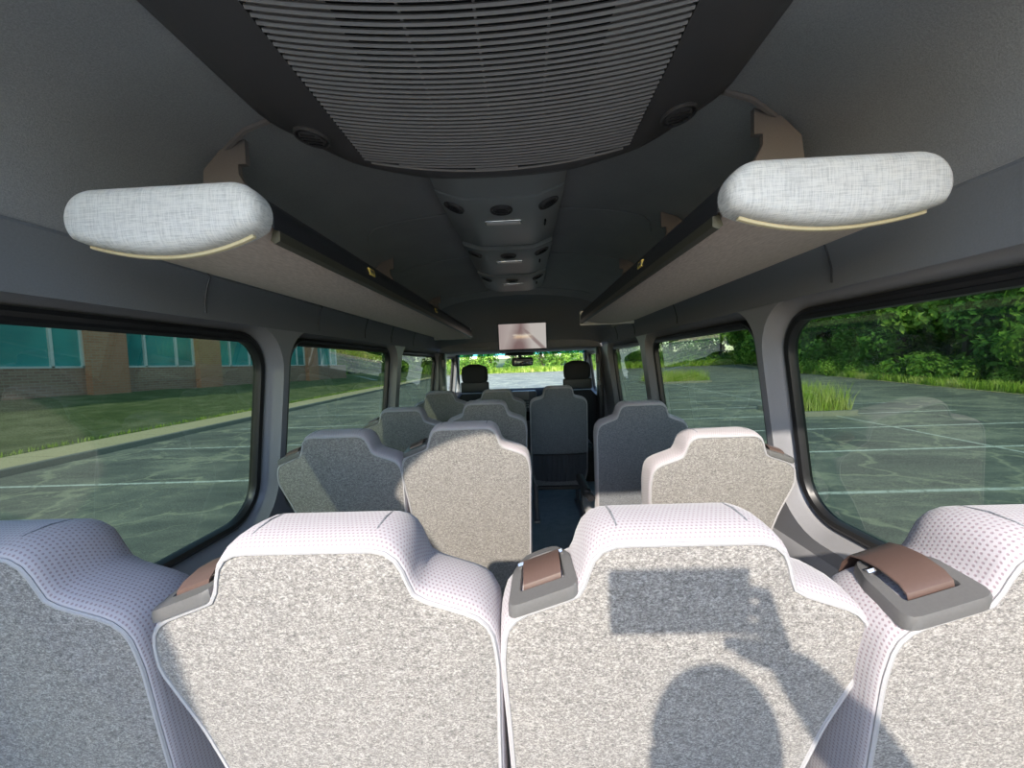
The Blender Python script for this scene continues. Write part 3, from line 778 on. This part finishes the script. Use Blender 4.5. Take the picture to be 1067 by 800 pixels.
# ------------------------------------------------------------------ open rear doors (behind the camera)
def rear_door(side, label):
    root = empty('rear_door', (side * .84, -.035, .0), label, 'van door', rz=R(7) if side < 0 else 0)
    x0 = 0
    pts = rrect(-.76, -.01, .02, 1.78, .08, 6)
    hole = rrect(-.66, -.12, .92, 1.55, .08, 6)
    v, f = hole_face(pts, [hole])
    bb = B()
    for d, fl in ((-.025, 1), (.025, 0)): bb.add([(d, p[0], p[1]) for p in v], f)
    bb.loft([[(-.025, y, z) for y, z in pts], [(.025, y, z) for y, z in pts]]); bb.loft([[(-.025, y, z) for y, z in hole], [(.025, y, z) for y, z in hole]])
    bb.build('door_panel', 'door_paint', root, sh=25)
    bb = B(); bb.add([(0, y, z) for y, z in hole], [tuple(range(len(hole)))]); bb.build('pane', 'dark_glass', root, smooth=False)
    bb = B(); bb.tube([(-side * .03, -.70, .80), (-side * .06, -.70, .80), (-side * .06, -.60, .80), (-side * .03, -.60, .80)], .012, 8); bb.build('handle', 'plastic_dark', root)
    for zz in (.3, 1.4):
        bb = B(); bb.box((side * .02, 0, zz), (.05, .07, .10), .01); bb.build('hinge', 'steel_leg', root)
rear_door(-1, 'left rear van door swung open behind the camera')
rear_door(1, 'right rear van door swung open behind the camera')

# ------------------------------------------------------------------ the photographer (casts the shadow on the seat)
def skin_body(name, nodes, edges, mat, parent, sub=2):
    me = bpy.data.meshes.new(name); me.from_pydata([n[0] for n in nodes], edges, []); me.materials.append(M[mat])
    o = bpy.data.objects.new(name, me); COL.objects.link(o); o.parent = parent
    sm_ = o.modifiers.new('skin', 'SKIN'); me.skin_vertices.new() if hasattr(me.skin_vertices, 'new') and not me.skin_vertices else None
    for i, n_ in enumerate(nodes):
        r = n_[1]; r = r if isinstance(r, tuple) else (r, r)
        me.skin_vertices[0].data[i].radius = r
    me.skin_vertices[0].data[0].use_root = True
    sm_.use_smooth_shade = True
    ss = o.modifiers.new('sub', 'SUBSURF'); ss.levels = sub; ss.render_levels = sub
    return o
px, py = .105, -.165     # head centre (world x, y)
PHX, PHY = .095, -.022   # phone centre
root = empty('photographer', (0, 0, 0), 'person in a dark red shirt standing behind the open doors holding up a phone', 'person')
hz = E - .125
root.location = (px, py, 0)
def q(x, y, z): return (x, y, z)
nodes = [(q(0, -.12, GZ + .92), (.15, .11)), (q(0, -.12, GZ + 1.10), (.145, .105)), (q(0, -.11, GZ + 1.30), (.165, .115)), (q(0, -.09, GZ + 1.44), (.14, .09)),
         (q(0, -.06, hz - .16), (.055, .055)), (q(0, -.03, hz - .10), (.055, .06)),
         (q(-.19, -.10, GZ + 1.43), .06), (q(-.25, -.11, GZ + 1.15), .045), (q(-.27, -.07, GZ + .88), .03), (q(-.275, -.05, GZ + .80), (.04, .02)),
         (q(.19, -.10, GZ + 1.43), .06), (q(.31, -.02, E - .30), .048), (q(.145, .075, E - .085), .036), (q(.095, .095, E - .035), (.034, .018)),
         (q(-.10, -.12, GZ + .82), .09), (q(-.12, -.09, GZ + .48), .062), (q(-.13, -.13, GZ + .09), .04), (q(-.13, -.03, GZ + .035), (.04, .028)), (q(-.13, .05, GZ + .03), (.04, .022)),
         (q(.10, -.12, GZ + .82), .09), (q(.12, -.09, GZ + .48), .062), (q(.13, -.13, GZ + .09), .04), (q(.13, -.03, GZ + .035), (.04, .028)), (q(.13, .05, GZ + .03), (.04, .022))]
edges = [(0, 1), (1, 2), (2, 3), (3, 4), (4, 5), (3, 6), (6, 7), (7, 8), (8, 9), (3, 10), (10, 11), (11, 12), (12, 13), (0, 14), (14, 15), (15, 16), (16, 17), (17, 18), (0, 19), (19, 20), (20, 21), (21, 22), (22, 23)]
def head_rings():
    rings = []
    for i in range(15):
        t = i / 14; a = math.pi * t; z = hz + .115 * math.cos(a); r = max(.002, math.sin(a)) ** .8
        jaw = 1 - .22 * max(0, (t - .5) * 2)
        ring = []
        for j in range(24):
            b_ = 2 * math.pi * j / 24; x = .074 * r * jaw * math.cos(b_); y = .095 * r * math.sin(b_)
            if math.sin(b_) > .9 and .48 < t < .66: y += .022 * math.sin((t - .48) / .18 * math.pi)   # nose
            if math.sin(b_) > .7 and .40 < t < .47: y -= .006                                       # eye hollows
            ring.append((x, y, z))
        rings.append(ring)
    return rings
sb = skin_body('body', nodes, edges, 'skin', root)
bb = B(); bb.loft(head_rings(), caps=True)
for s_ in (-1, 1): bb.box((s_ * .076, -.005, hz - .005), (.012, .035, .055), .005)
bb.build('head', 'skin', root, sh=0)
hrings = [[(x * 1.09, y * 1.09 - .008, z + .008) for x, y, z in ring] for ring in head_rings()[:7]]
bb = B(); bb.loft(hrings, caps=True); bb.build('hair', 'hair', root)
sn = [(n_[0], tuple(v + .012 for v in (n_[1] if isinstance(n_[1], tuple) else (n_[1],) * 2))) for n_ in (nodes[0], nodes[1], nodes[2], nodes[3], nodes[6], nodes[10])]
sn += [((-.225, -.105, GZ + 1.26), (.062, .062)), ((.27, -.08, E - .42 + .09), (.060, .060))]
sn[3] = (sn[3][0], (.15, .10))
skin_body('shirt', sn, [(0, 1), (1, 2), (2, 3), (3, 4), (3, 5), (4, 6), (5, 7)], 'shirt', root)
tn = [(nodes[i][0], tuple(v + .012 for v in (nodes[i][1] if isinstance(nodes[i][1], tuple) else (nodes[i][1],) * 2))) for i in (0, 14, 15, 16, 19, 20, 21)]
skin_body('trousers', tn, [(0, 1), (1, 2), (2, 3), (0, 4), (4, 5), (5, 6)], 'denim', root)
# fingers gripping the phone's right end, and the relaxed left hand
def finger(pts, rs, nm='finger'):
    bb = B(); bb.tube(pts, rs, 8); bb.build(nm, 'skin', root)
hx, hy = PHX - px, PHY - py
for i in range(4):
    zz = E + .028 - i * .021
    finger([(.100, .095, E - .03 - .004 * i), (hx + .088, hy - .030, zz), (hx + .066 - .004 * abs(i - 1), hy - .020, zz - .002), (hx + .050, hy - .016, zz - .004)], [.010, .009, .0085, .007])
finger([(.100, .092, E - .045), (hx + .090, hy - .028, E - .052), (hx + .064, hy - .018, E - .044)], [.012, .010, .008], 'thumb')
for i in range(4):
    finger([(-.275 + .016 * (i - 1.5), -.045, GZ + .79), (-.277 + .017 * (i - 1.5), -.035, GZ + .75), (-.276 + .016 * (i - 1.5), -.015, GZ + .715 + .006 * abs(i - 1))], [.009, .0085, .007])
finger([(-.245, -.045, GZ + .80), (-.235, -.02, GZ + .765)], [.011, .008], 'thumb')
root = empty('phone', (PHX, PHY, E + .002), 'black phone held sideways behind the camera', 'phone')
bb = B(); bb.box((0, 0, 0), (.158, .008, .076), .0035, seg=2); bb.build('case', 'phone_black', root)
bb = B(); bb.box((0, -.0046, 0), (.150, .0012, .070), .0004); bb.build('screen', 'tv_glass', root)
for dx_ in (0, .018):
    bb = B(); bb.tube([(-.062 + dx_, .0035, .022), (-.062 + dx_, .0068, .022)], .0065, 16); bb.build('camera_lens', 'phone_black', root)

# ------------------------------------------------------------------ outside
bb = B(); bb.add([(-60, -40, 0), (70, -40, 0), (70, 140, 0), (-60, 140, 0)], [(0, 1, 2, 3)])
g_ = bb.build('ground', 'asphalt', smooth=False); g_.location = (0, 0, GZ); struct(g_, 'worn asphalt car park with painted bays')
# lawn bank, sidewalk, kerb on the left (slightly turned away from the van)
def LX(y): return -11.0 - max(0, y - 5) * .075
bb = B(); ys = [-20 + 2.2 * i for i in range(60)]
bb.loft([[(LX(y), y, GZ), (LX(y) - .005, y, GZ + .13), (LX(y) - .02, y, GZ + .15), (LX(y) - .18, y, GZ + .15)] for y in ys], cyc=False); tag(bb.build('kerb', 'curb', smooth=False), 'grey stone kerb along the sidewalk on the left', 'kerb')
bb = B(); bb.loft([[(LX(y) - .18, y, GZ + .148), (LX(y) - 1.75, y, GZ + .16)] for y in ys], cyc=False); struct(bb.build('sidewalk', 'sidewalk', smooth=False), 'tan concrete sidewalk beside the lawn')
bb = B(); rows = []
for y in [-20 + 1.0 * i for i in range(131)]:
    row = []
    for i in range(15):
        t = i / 14; row.append((LX(y) - 1.75 - t * 26, y, GZ + .15 + 1.15 * sm(0, .38, t) + random.uniform(-.03, .03)))
    rows.append(row)
bb.loft(rows, cyc=False); struct(bb.build('lawn', 'lawn'), 'grassy bank rising to the brick building')
def grass_mesh(n_, spread, h0, h1, w):
    v = []; f = []
    for i in range(n_):
        x, y = spread(); a = random.uniform(0, 6.28); h = random.uniform(h0, h1); lx, ly = random.uniform(-.3, .3) * h, random.uniform(-.3, .3) * h
        dx_, dy_ = math.cos(a) * w, math.sin(a) * w; k_ = len(v)
        v += [(x - dx_, y - dy_, 0), (x + dx_, y + dy_, 0), (x + dx_ * .6 + lx * .4, y + dy_ * .6 + ly * .4, h * .6), (x - dx_ * .6 + lx * .4, y - dy_ * .6 + ly * .4, h * .6), (x + lx, y + ly, h)]
        f += [(k_, k_ + 1, k_ + 2, k_ + 3), (k_ + 3, k_ + 2, k_ + 4)]
    return v, f
v, f = grass_mesh(2600, lambda: (lambda y: (LX(y) - 1.75 - abs(random.gauss(0, .10)), y))(random.uniform(2, 60)), .06, .20, .02)
o = obj('grass_fringe', v, f, 'grass_blade', smooth=False); o.location = (0, 0, GZ + .13); tag(o, 'yellow green grass fringe along the sidewalk edge', 'grass', kind='stuff')
# building
root = empty('brick_building', (-22.5, 0, GZ + 1.1), 'brick office building with teal windows seen through the left windows', 'building')
per = 6.65; Y0 = 19.1
cols = [Y0 + per * i for i in range(-5, 4)]
bb = B(); bb.box((-3.2, 17, 0.55), (6, 62, 2.05)); bb.build('wall', 'brick_brown', root, smooth=False)['label'] = 'brown brick base wall'
bb = B(); bb.box((-3.2, 17, 5.7), (6, 62, 3.2)); bb.build('upper_wall', 'brick_brown', root, smooth=False)
for y in cols:
    bb = B(); bb.box((-.1, y + .95, 3.2), (.5, 1.9, 7.6)); bb.build('pier', 'brick_red', root, smooth=False)['label'] = 'red brick pier'
    y0, y1 = y + 1.9, y + per
    bb = B()
    for a, c_ in ((y0, y0 + .10), (y1 - .10, y1), (y0 + 1.28, y0 + 1.40), (y1 - 1.40, y1 - 1.28)): bb.box((-.25, (a + c_) / 2, 2.85), (.16, c_ - a, 2.6))
    for z in (1.58, 4.12): bb.box((-.25, (y0 + y1) / 2, z), (.16, y1 - y0, .10))
    w_ = bb.build('window_frame', 'window_white', root, smooth=False)
    bb = B(); bb.box((-.32, (y0 + y1) / 2, 2.85), (.06, y1 - y0 - .1, 2.5)); bb.build('window_glass', 'teal_glass', w_, smooth=False)

# ------------------------------------------------------------------ trees and scrub
def blob_leaves(blobs, n_, size, rnd):
    v = []; f = []; tot = sum(b_[3] ** 2 for b_ in blobs)
    for (bx, by, bz, br) in blobs:
        for i in range(int(n_ * br ** 2 / tot)):
            d = Vector((rnd.gauss(0, 1), rnd.gauss(0, 1), rnd.gauss(0, .8))); d.normalize()
            r = br * (1 - .45 * rnd.random() ** 1.8); p = Vector((bx, by, bz)) + d * r
            if p.z < .05: continue
            nrm = (d + Vector((rnd.uniform(-.9, .9), rnd.uniform(-.9, .9), rnd.uniform(-.4, 1.0)))).normalized()
            t = nrm.orthogonal().normalized(); t.rotate(Matrix.Rotation(rnd.uniform(0, 6.28), 3, nrm)); u = nrm.cross(t)
            s_ = size * rnd.uniform(.6, 1.3); k_ = len(v)
            v += [p - t * s_, p - u * s_ * .5 + nrm * s_ * .1, p + t * s_, p + u * s_ * .5 + nrm * s_ * .1]; f.append((k_, k_ + 1, k_ + 2, k_ + 3))
    return v, f
def tree_proto(seed, mat, n_=9000, h=9.5, size=.17):
    rnd = random.Random(seed); blobs = []
    for i in range(30):
        t = rnd.random() ** .8; z = .9 + (h - 1.2) * t; rad = 2.9 * (1 - .55 * max(0, t - .5) * 2) ; a = rnd.uniform(0, 6.28); q_ = rad * rnd.uniform(.2, .85)
        blobs.append((math.cos(a) * q_, math.sin(a) * q_, z, rnd.uniform(.8, 1.45)))
    v, f = blob_leaves(blobs, n_, size, rnd)
    root = empty('broadleaf_tree', (0, 0, 0)); fo = obj('foliage', v, f, mat, root, smooth=False)
    bb = B(); bb.tube([(0, 0, -.2), (.08, .03, 2), (-.05, .1, 4.5), (.1, 0, h - 1.5)], [.24, .19, .14, .05], 8)
    for b_ in blobs[:9]: bb.tube([(0, 0, b_[2] * .55), (b_[0] * .6, b_[1] * .6, b_[2] * .85), b_[:3]], [.08, .05, .02], 5)
    bb.build('trunk', 'bark', root)
    return root
def copy_tree(o):
    c_ = o.copy(); COL.objects.link(c_)
    for ch in o.children:
        d = ch.copy(); COL.objects.link(d); d.parent = c_
    return c_
protos = [tree_proto(1, 'leaf_green'), tree_proto(2, 'leaf_dark'), tree_proto(3, 'leaf_green', size=.22)]
rnd = random.Random(5); spots = []
def along(a, b_, step, rows, kind):
    a = Vector(a); b_ = Vector(b_); n_ = int((b_ - a).length / step); d = (b_ - a).normalized(); nr = Vector((d.y, -d.x))
    for r_ in range(rows):
        for i in range(n_ + 1):
            p = a + d * (i * step + (step / 2 if r_ % 2 else 0)) + nr * (r_ * 3.2 + rnd.uniform(-.5, .5)); spots.append((p.x, p.y, kind))
along((22.3, 5), (30.5, 42), 4.0, 2, 'right'); along((32, 45), (48, 84), 5, 2, 'side'); along((-32, 88), (54, 92), 6.0, 1, 'front')
along((-32, 58), (-36, 84), 6, 1, 'left')
lab = {'right': ('broadleaf tree in the dense woodland beyond the car park, seen through the right windows', 'woodland trees on the right'),
       'side': ('distant tree at the far right corner of the car park', 'distant trees at the far right corner'),
       'front': ('distant tree of the green line seen through the windscreen', 'trees seen through the windscreen'),
       'left': ('distant tree beyond the far end of the brick building', 'trees beyond the brick building')}
used = set()
for i, (x, y, kd) in enumerate(spots):
    pi = rnd.choice((0, 1, 1, 2)) if kd == 'right' else rnd.choice((0, 2, 1))
    o = protos[pi] if pi not in used else copy_tree(protos[pi]); used.add(pi)
    o.location = (x, y, GZ); o.rotation_euler = (0, 0, rnd.uniform(0, 6.28)); s_ = rnd.uniform(.85, 1.25) * (1 if kd == 'right' else 1.45); o.scale = (s_, s_, s_ * rnd.uniform(.9, 1.15))
    tag(o, lab[kd][0], 'tree', lab[kd][1])
rs = random.Random(9); v, f = blob_leaves([(rs.uniform(-1, 1), rs.uniform(-1, 1), rs.uniform(.2, 1.0), rs.uniform(.45, .8)) for _ in range(10)], 2600, .11, rs)
shr = empty('shrub', (0, 0, 0)); obj('foliage', v, f, 'leaf_green', shr, smooth=False)
bb = B()
for i in range(6): a = i; bb.tube([(0, 0, -.05), (math.cos(a) * .4, math.sin(a) * .4, .7), (math.cos(a) * .7, math.sin(a) * .7, 1.1)], [.03, .02, .008], 5)
bb.build('stem', 'bark', shr)
first = True
for a, b_, n_, gl, gg in (((20.6, 8), (28.8, 42), 13, 'leafy shrub at the foot of the woodland on the right', 'shrubs under the woodland on the right'), ((-24, 86.5), (48, 88), 16, 'leafy shrub at the foot of the trees seen through the windscreen', 'shrubs seen through the windscreen')):
    for i in range(n_):
        t = (i + rs.uniform(.2, .8)) / n_; o = shr if first else copy_tree(shr); first = False
        o.location = (a[0] + (b_[0] - a[0]) * t + rs.uniform(-.4, .4), a[1] + (b_[1] - a[1]) * t, GZ); s_ = rs.uniform(.7, 1.35) * (1.6 if a[1] > 50 else 1); o.scale = (s_, s_, s_); o.rotation_euler = (0, 0, rs.uniform(0, 6))
        tag(o, gl, 'shrub', gg)
# verge strips
bb = B(); E0 = [(18.7, -5), (19.3, 14.6), (28.0, 42), (45, 84)]
bb.loft([[(x, y, .02), (x + 8, y, .3), (x + 40, y, .6)] for x, y in E0], cyc=False); o = bb.build('verge', 'lawn', smooth=False); o.location = (0, 0, GZ); struct(o, 'grass verge along the woodland on the right')
b2 = B(); b2.loft([[(x - .1, y, .015), (x + .35, y, .05), (x + .9, y, .075)] for x, y in E0], cyc=False); o = b2.build('dry_verge_edge', 'dry_grass', smooth=False); o.location = (0, 0, GZ); struct(o, 'strip of dry straw coloured grass at the edge of the asphalt')
bb = B(); bb.loft([[(x, 84, .02), (x, 92, .8), (x, 130, 4)] for x in (-60, 0, 60)], cyc=False); o = bb.build('far_verge', 'lawn', smooth=False); o.location = (0, 0, GZ); struct(o, 'green bank beyond the car park')
def sp_right():
    t = random.random(); y = 8 + 40 * t; xx = 19.3 + (max(0, y - 14.6)) * .32; return (xx + abs(random.gauss(0, .7)), y)
v, f = grass_mesh(9000, sp_right, .1, .55, .03); o = obj('verge_grass', v, f, 'grass_blade', smooth=False); o.location = (0, 0, GZ); tag(o, 'long grass growing along the edge of the woodland verge on the right', 'grass', kind='stuff')
v, f = grass_mesh(7000, lambda: (random.uniform(-30, 50), 84 + abs(random.gauss(0, 2.5))), .3, 1.5, .12); o = obj('far_grass', v, f, 'grass_blade', smooth=False); o.location = (0, 0, GZ); tag(o, 'bright tall grass bank seen through the windscreen', 'grass', kind='stuff')
# weed islands in the car park, each with its kerb
def island(x0, x1, y0, y1, n_, lab_, h=1.0):
    bb = B(); r_ = rrect(x0, x1, y0, y1, .35, 5); r2 = rrect(x0 + .15, x1 - .15, y0 + .15, y1 - .15, .3, 5)
    bb.loft([[(x, y, 0) for x, y in r_], [(x, y, .15) for x, y in r_], [(x, y, .15) for x, y in r2], [(x, y, .10) for x, y in r2]], cap1=True)
    o = bb.build('island_kerb', 'curb'); o.location = (0, 0, GZ); tag(o, lab_ + ', its pale kerb', 'kerb')
    v, f = grass_mesh(n_, lambda: (random.uniform(x0 + .2, x1 - .2), random.uniform(y0 + .2, y1 - .2)), .35, h, .012)
    o = obj('tall_grass', v, f, 'grass_blade', smooth=False); o.location = (0, 0, GZ + .1); tag(o, lab_ + ', its tall green grass', 'grass', kind='stuff')
island(8.4, 10.5, 12.2, 14.4, 1500, 'weedy island in the car park outside the right window', 1.05)
island(9.5, 14.5, 30.0, 33.0, 2600, 'farther weedy island in the car park on the right', 1.1)

# ------------------------------------------------------------------ light
sd = Vector((.265, 1.0, -.62)).normalized()
su = bpy.data.lights.new('sun', 'SUN'); su.energy = 4.6; su.angle = R(.8); su.color = (1.0, .91, .79)
so = bpy.data.objects.new('sun', su); COL.objects.link(so); so.rotation_euler = sd.to_track_quat('-Z', 'Y').to_euler(); so.location = (-5, -20, 14)
w = bpy.data.worlds.new('World'); scn.world = w; w.use_nodes = True; nt = w.node_tree; nt.nodes.clear()
wo = nt.nodes.new('ShaderNodeOutputWorld'); bg = nt.nodes.new('ShaderNodeBackground'); sk = nt.nodes.new('ShaderNodeTexSky')
sk.sky_type = 'NISHITA'; sk.sun_disc = False; sk.sun_elevation = R(31); sk.sun_rotation = math.atan2(-sd.x, -sd.y); sk.air_density = 1.2; sk.dust_density = .6; sk.ozone_density = 2.0
tint = nt.nodes.new('ShaderNodeMix'); tint.data_type = 'RGBA'; tint.blend_type = 'MULTIPLY'; tint.inputs[0].default_value = 1
nt.links.new(sk.outputs[0], tint.inputs[6]); tint.inputs[7].default_value = (.94, .99, 1.10, 1)
nt.links.new(tint.outputs[2], bg.inputs[0]); bg.inputs[1].default_value = .40; nt.links.new(bg.outputs[0], wo.inputs[0])

# ------------------------------------------------------------------ camera
FPX = 400.0
cam = bpy.data.cameras.new('camera'); cam.sensor_fit = 'HORIZONTAL'; cam.sensor_width = 36; cam.lens = 36 * FPX / 1067; cam.clip_start = .01; cam.clip_end = 400
co = bpy.data.objects.new('camera', cam); COL.objects.link(co); scn.camera = co
yaw = math.atan(14.5 / FPX); pitch = -math.atan(21 / FPX); roll = R(-2.2)
fwd = Vector((-math.sin(yaw) * math.cos(pitch), math.cos(yaw) * math.cos(pitch), math.sin(pitch)))
rq = fwd.to_track_quat('-Z', 'Y').to_matrix()
rq = rq @ Matrix.Rotation(roll, 3, 'Z')
co.matrix_world = Matrix.Translation((CX, 0, E)) @ rq.to_4x4()

vs = scn.view_settings; vs.view_transform = 'Standard'; vs.look = 'None'; vs.exposure = 0.68; vs.gamma = 1; vs.use_curve_mapping = False
scn.cycles.max_bounces = 10; scn.cycles.transparent_max_bounces = 16; scn.cycles.diffuse_bounces = 5; scn.cycles.glossy_bounces = 4
scn.cycles.use_denoising = True; scn.cycles.sample_clamp_indirect = 6; scn.cycles.caustics_reflective = False; scn.cycles.caustics_refractive = False
